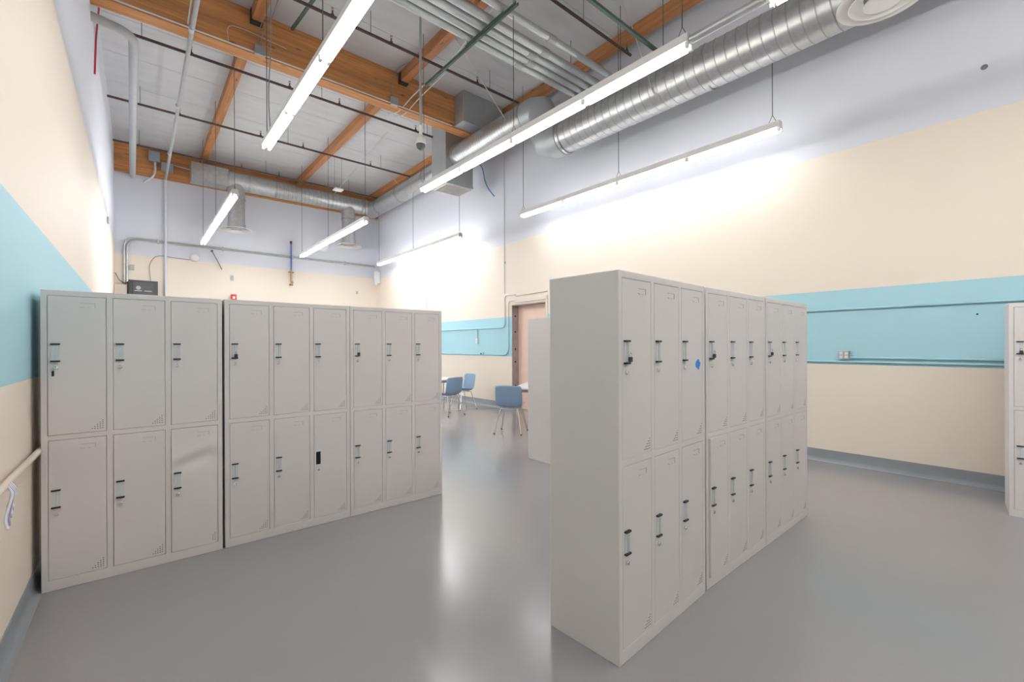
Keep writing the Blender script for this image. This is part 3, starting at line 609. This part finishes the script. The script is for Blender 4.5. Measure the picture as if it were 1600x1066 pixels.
# right wall services
def wpipe(pts, m, name, label, r=.013, rad=.12):
    tag(MB().tube(fillet(pts, rad, 6), r, 10).build(name, m, smooth=True), label, 'conduit', 'conduits on the right wall')
px = XR-.016
wpipe([(px, 15.4, 1.955), (px, 8.24, 1.94), (px, 8.24, 2.163)], 'teal', 'wall_conduit', 'blue conduit high on the blue stripe rising beside the door', rad=.2)
wpipe([(px, 15.4, 1.296), (px, 8.10, 1.28), (px, 8.10, 2.163)], 'teal', 'wall_conduit', 'blue conduit low on the blue stripe turning up at the door', rad=.2)
wpipe([(px, 8.24, 2.163), (px, 8.24, 2.70), (px, 7.85, 2.70), (px, 7.85, 2.66), (px, 6.8, 2.68)], 'cream', 'wall_conduit', 'upper cream conduit bending over the door', rad=.1)
wpipe([(px, 8.10, 2.163), (px, 8.10, 2.56), (px, 7.75, 2.56)], 'cream', 'wall_conduit', 'lower cream conduit ending at the door header', rad=.1)
wpipe([(px, 8.25, 2.75), (px, 8.25, 6.2)], 'lavc', 'wall_conduit', 'thin vertical conduit on the right wall above the door edge', r=.010)
wpipe([(px, 12.0, 2.1), (px, 12.0, 4.05)], 'cream', 'wall_conduit', 'cream vertical conduit under the far wall-side strip light', r=.012)
wpipe([(px, 6.7, 1.942), (px, YF+.1, 1.94)], 'teal', 'wall_conduit', 'long blue conduit across the blue stripe right of the lockers')
wpipe([(px, 6.7, 1.288), (px, YF+.1, 1.283)], 'teal', 'wall_conduit', 'lowest blue conduit on the blue stripe right of the lockers')
wpipe([(px, 1.50, 1.338), (px, YF+.1, 1.325)], 'teal', 'wall_conduit', 'blue conduit leaving the double outlet box')
t = tag(empty('outlet_box', (XR, 1.552, 1.369)), 'grey surface box with four white sockets on the blue stripe', 'outlet')
MB().box(-.05, -.001, -.056, .056, -.052, .052).build('box', 'box', t, bevel=.004)
for sy in (-.026, .026):
    for sz in (-.022, .022):
        s = MB().box(-.055, -.049, sy-.017, sy+.017, sz-.016, sz+.016).build('socket', 'switch', t, bevel=.003)
        MB().box(-.0556, -.0549, sy-.008, sy-.006, sz-.004, sz+.006).box(-.0556, -.0549, sy+.006, sy+.008, sz-.004, sz+.006).build('slot', 'hole', s)
t = tag(empty('switch_box', (XR, 9.35, 1.627)), 'pale vertical switch box on the blue stripe left of the door', 'switch')
MB().box(-.05, -.001, -.035, .035, -.065, .065).build('box', 'switch', t, bevel=.005); MB().box(-.058, -.05, -.008, .008, -.015, .015).build('toggle', 'switch', t)
MB().tube([(-.016, 0, .06), (-.016, 0, .32)], .011, 8).build('riser', 'teal', t)
t = tag(empty('outlet_box', (XR, 9.13, 1.30)), 'small dark outlet box at the stripe edge left of the door', 'outlet')
MB().box(-.05, -.001, -.05, .05, -.035, .035).build('box', 'teal', t, bevel=.004); MB().box(-.055, -.05, .005, .04, -.02, .02).build('cover', 'hole', t)
for y, z, r, lab in ((.402, 1.816, .009, 'tiny dark hole in the blue stripe by the edge locker'), (.345, 4.395, .028, 'dark scuff patch high on the right wall'), (8.25, 3.5, .03, 'small dark knob on the right wall above the door')):
    tag(MB().tube([(XR-.004, y, z), (XR+.001, y, z)], r, 12).build('wall_mark', 'stain' if r > .01 else 'hole'), lab, 'mark')

# ------------------------------------------------------------------ chairs and tables
def shell_mesh():
    prof = [(.245, .445), (.20, .452), (.10, .443), (0, .435), (-.09, .432), (-.155, .445), (-.195, .49), (-.215, .56), (-.232, .66), (-.250, .76), (-.262, .835)]  # y forward, z
    wid = [.40, .43, .45, .455, .46, .465, .475, .485, .485, .475, .455]
    nv = 14; vs = []; fs = []
    for i, ((y, z), wd) in enumerate(zip(prof, wid)):
        t = i/(len(prof)-1)
        for k in range(nv+1):
            u = 2*k/nv-1; x = u*wd/2; lift = abs(u)**4
            up = (.05+.05*math.sin(min(1, t*1.4)*PI))*lift*(1-t)
            fw = .10*lift*max(0, (t-.35))*(1.6-t)
            vs.append((x, y+fw+.02*u*u*(t > .5), z+up-(.012*u*u if t > .95 else 0)))
    for i in range(len(prof)-1):
        for k in range(nv): fs.append((i*(nv+1)+k, i*(nv+1)+k+1, (i+1)*(nv+1)+k+1, (i+1)*(nv+1)+k))
    return MB().add(vs, fs).mesh('shell', 'chair', smooth=True)
SHELL = shell_mesh()
LEGS = []
for sx in (-1, 1):
    for y0, y1 in ((.14, .23), (-.12, -.235)):
        LEGS.append(MB().tube([(sx*.15, y0, .425), (sx*.235, y1, .012)], .011, 8).mesh('leg', 'chrome', True))
FOOT = [MB().tube([(sx*.2365, y1, .0), (sx*.2355, y1, .022)], .013, 8).mesh('foot', 'black', True) for sx in (-1, 1) for y1 in (.231, -.236)]
RING = MB().tube(fillet([(-.15, .14, .422), (.15, .14, .422), (.15, -.12, .418), (-.15, -.12, .418), (-.15, .135, .422)], .05, 4), .009, 8).mesh('seat_frame', 'chrome', True)
def chair(x, y, rz, label):
    t = tag(empty('chair', (x, y, 0), rz), label, 'chair', 'blue shell chairs')
    s = inst('shell', SHELL, t); md = s.modifiers.new('s', 'SOLIDIFY'); md.thickness = .012; m2 = s.modifiers.new('ss', 'SUBSURF'); m2.levels = 1; m2.render_levels = 1
    for l, f_ in zip(LEGS, FOOT): lo = inst('leg', l, t); inst('foot', f_, lo)
    inst('seat_frame', RING, t)
chair(4.98, 5.90, math.radians(35)-PI/2, 'blue shell chair tucked under the white table before the door')
chair(5.22, 8.28, math.radians(100)-PI/2, 'blue shell chair with its back to the lockers at the far table')
chair(5.98, 8.86, math.radians(178)-PI/2, 'blue shell chair facing left at the far table end, by the wall')
chair(3.79, 6.76, math.radians(60)-PI/2, 'chair mostly hidden by the left lockers, one thin leg showing')
def table(x, y, rz, sx, sy, label):
    t = tag(empty('table', (x, y, 0), rz), label, 'table', 'white tables')
    MB().box(-sx/2, sx/2, -sy/2, sy/2, .715, .74).build('tabletop', 'table', t, bevel=.005)
    MB().box(-sx/2+.08, sx/2-.08, -sy/2+.08, sy/2-.08, .66, .714).build('apron', 'apron', t)
    for a in (-1, 1):
        for b_ in (-1, 1): MB().tube([(a*(sx/2-.12), b_*(sy/2-.1), 0), (a*(sx/2-.12), b_*(sy/2-.1), .66)], .018, 10).build('leg', 'chrome', t, smooth=True)
table(5.95, 6.22, math.radians(35), 1.5, .75, 'white table in front of the peach door')
table(5.25, 9.0, math.radians(8), 1.3, .75, 'white table beside the far blue chairs, mostly behind lockers')
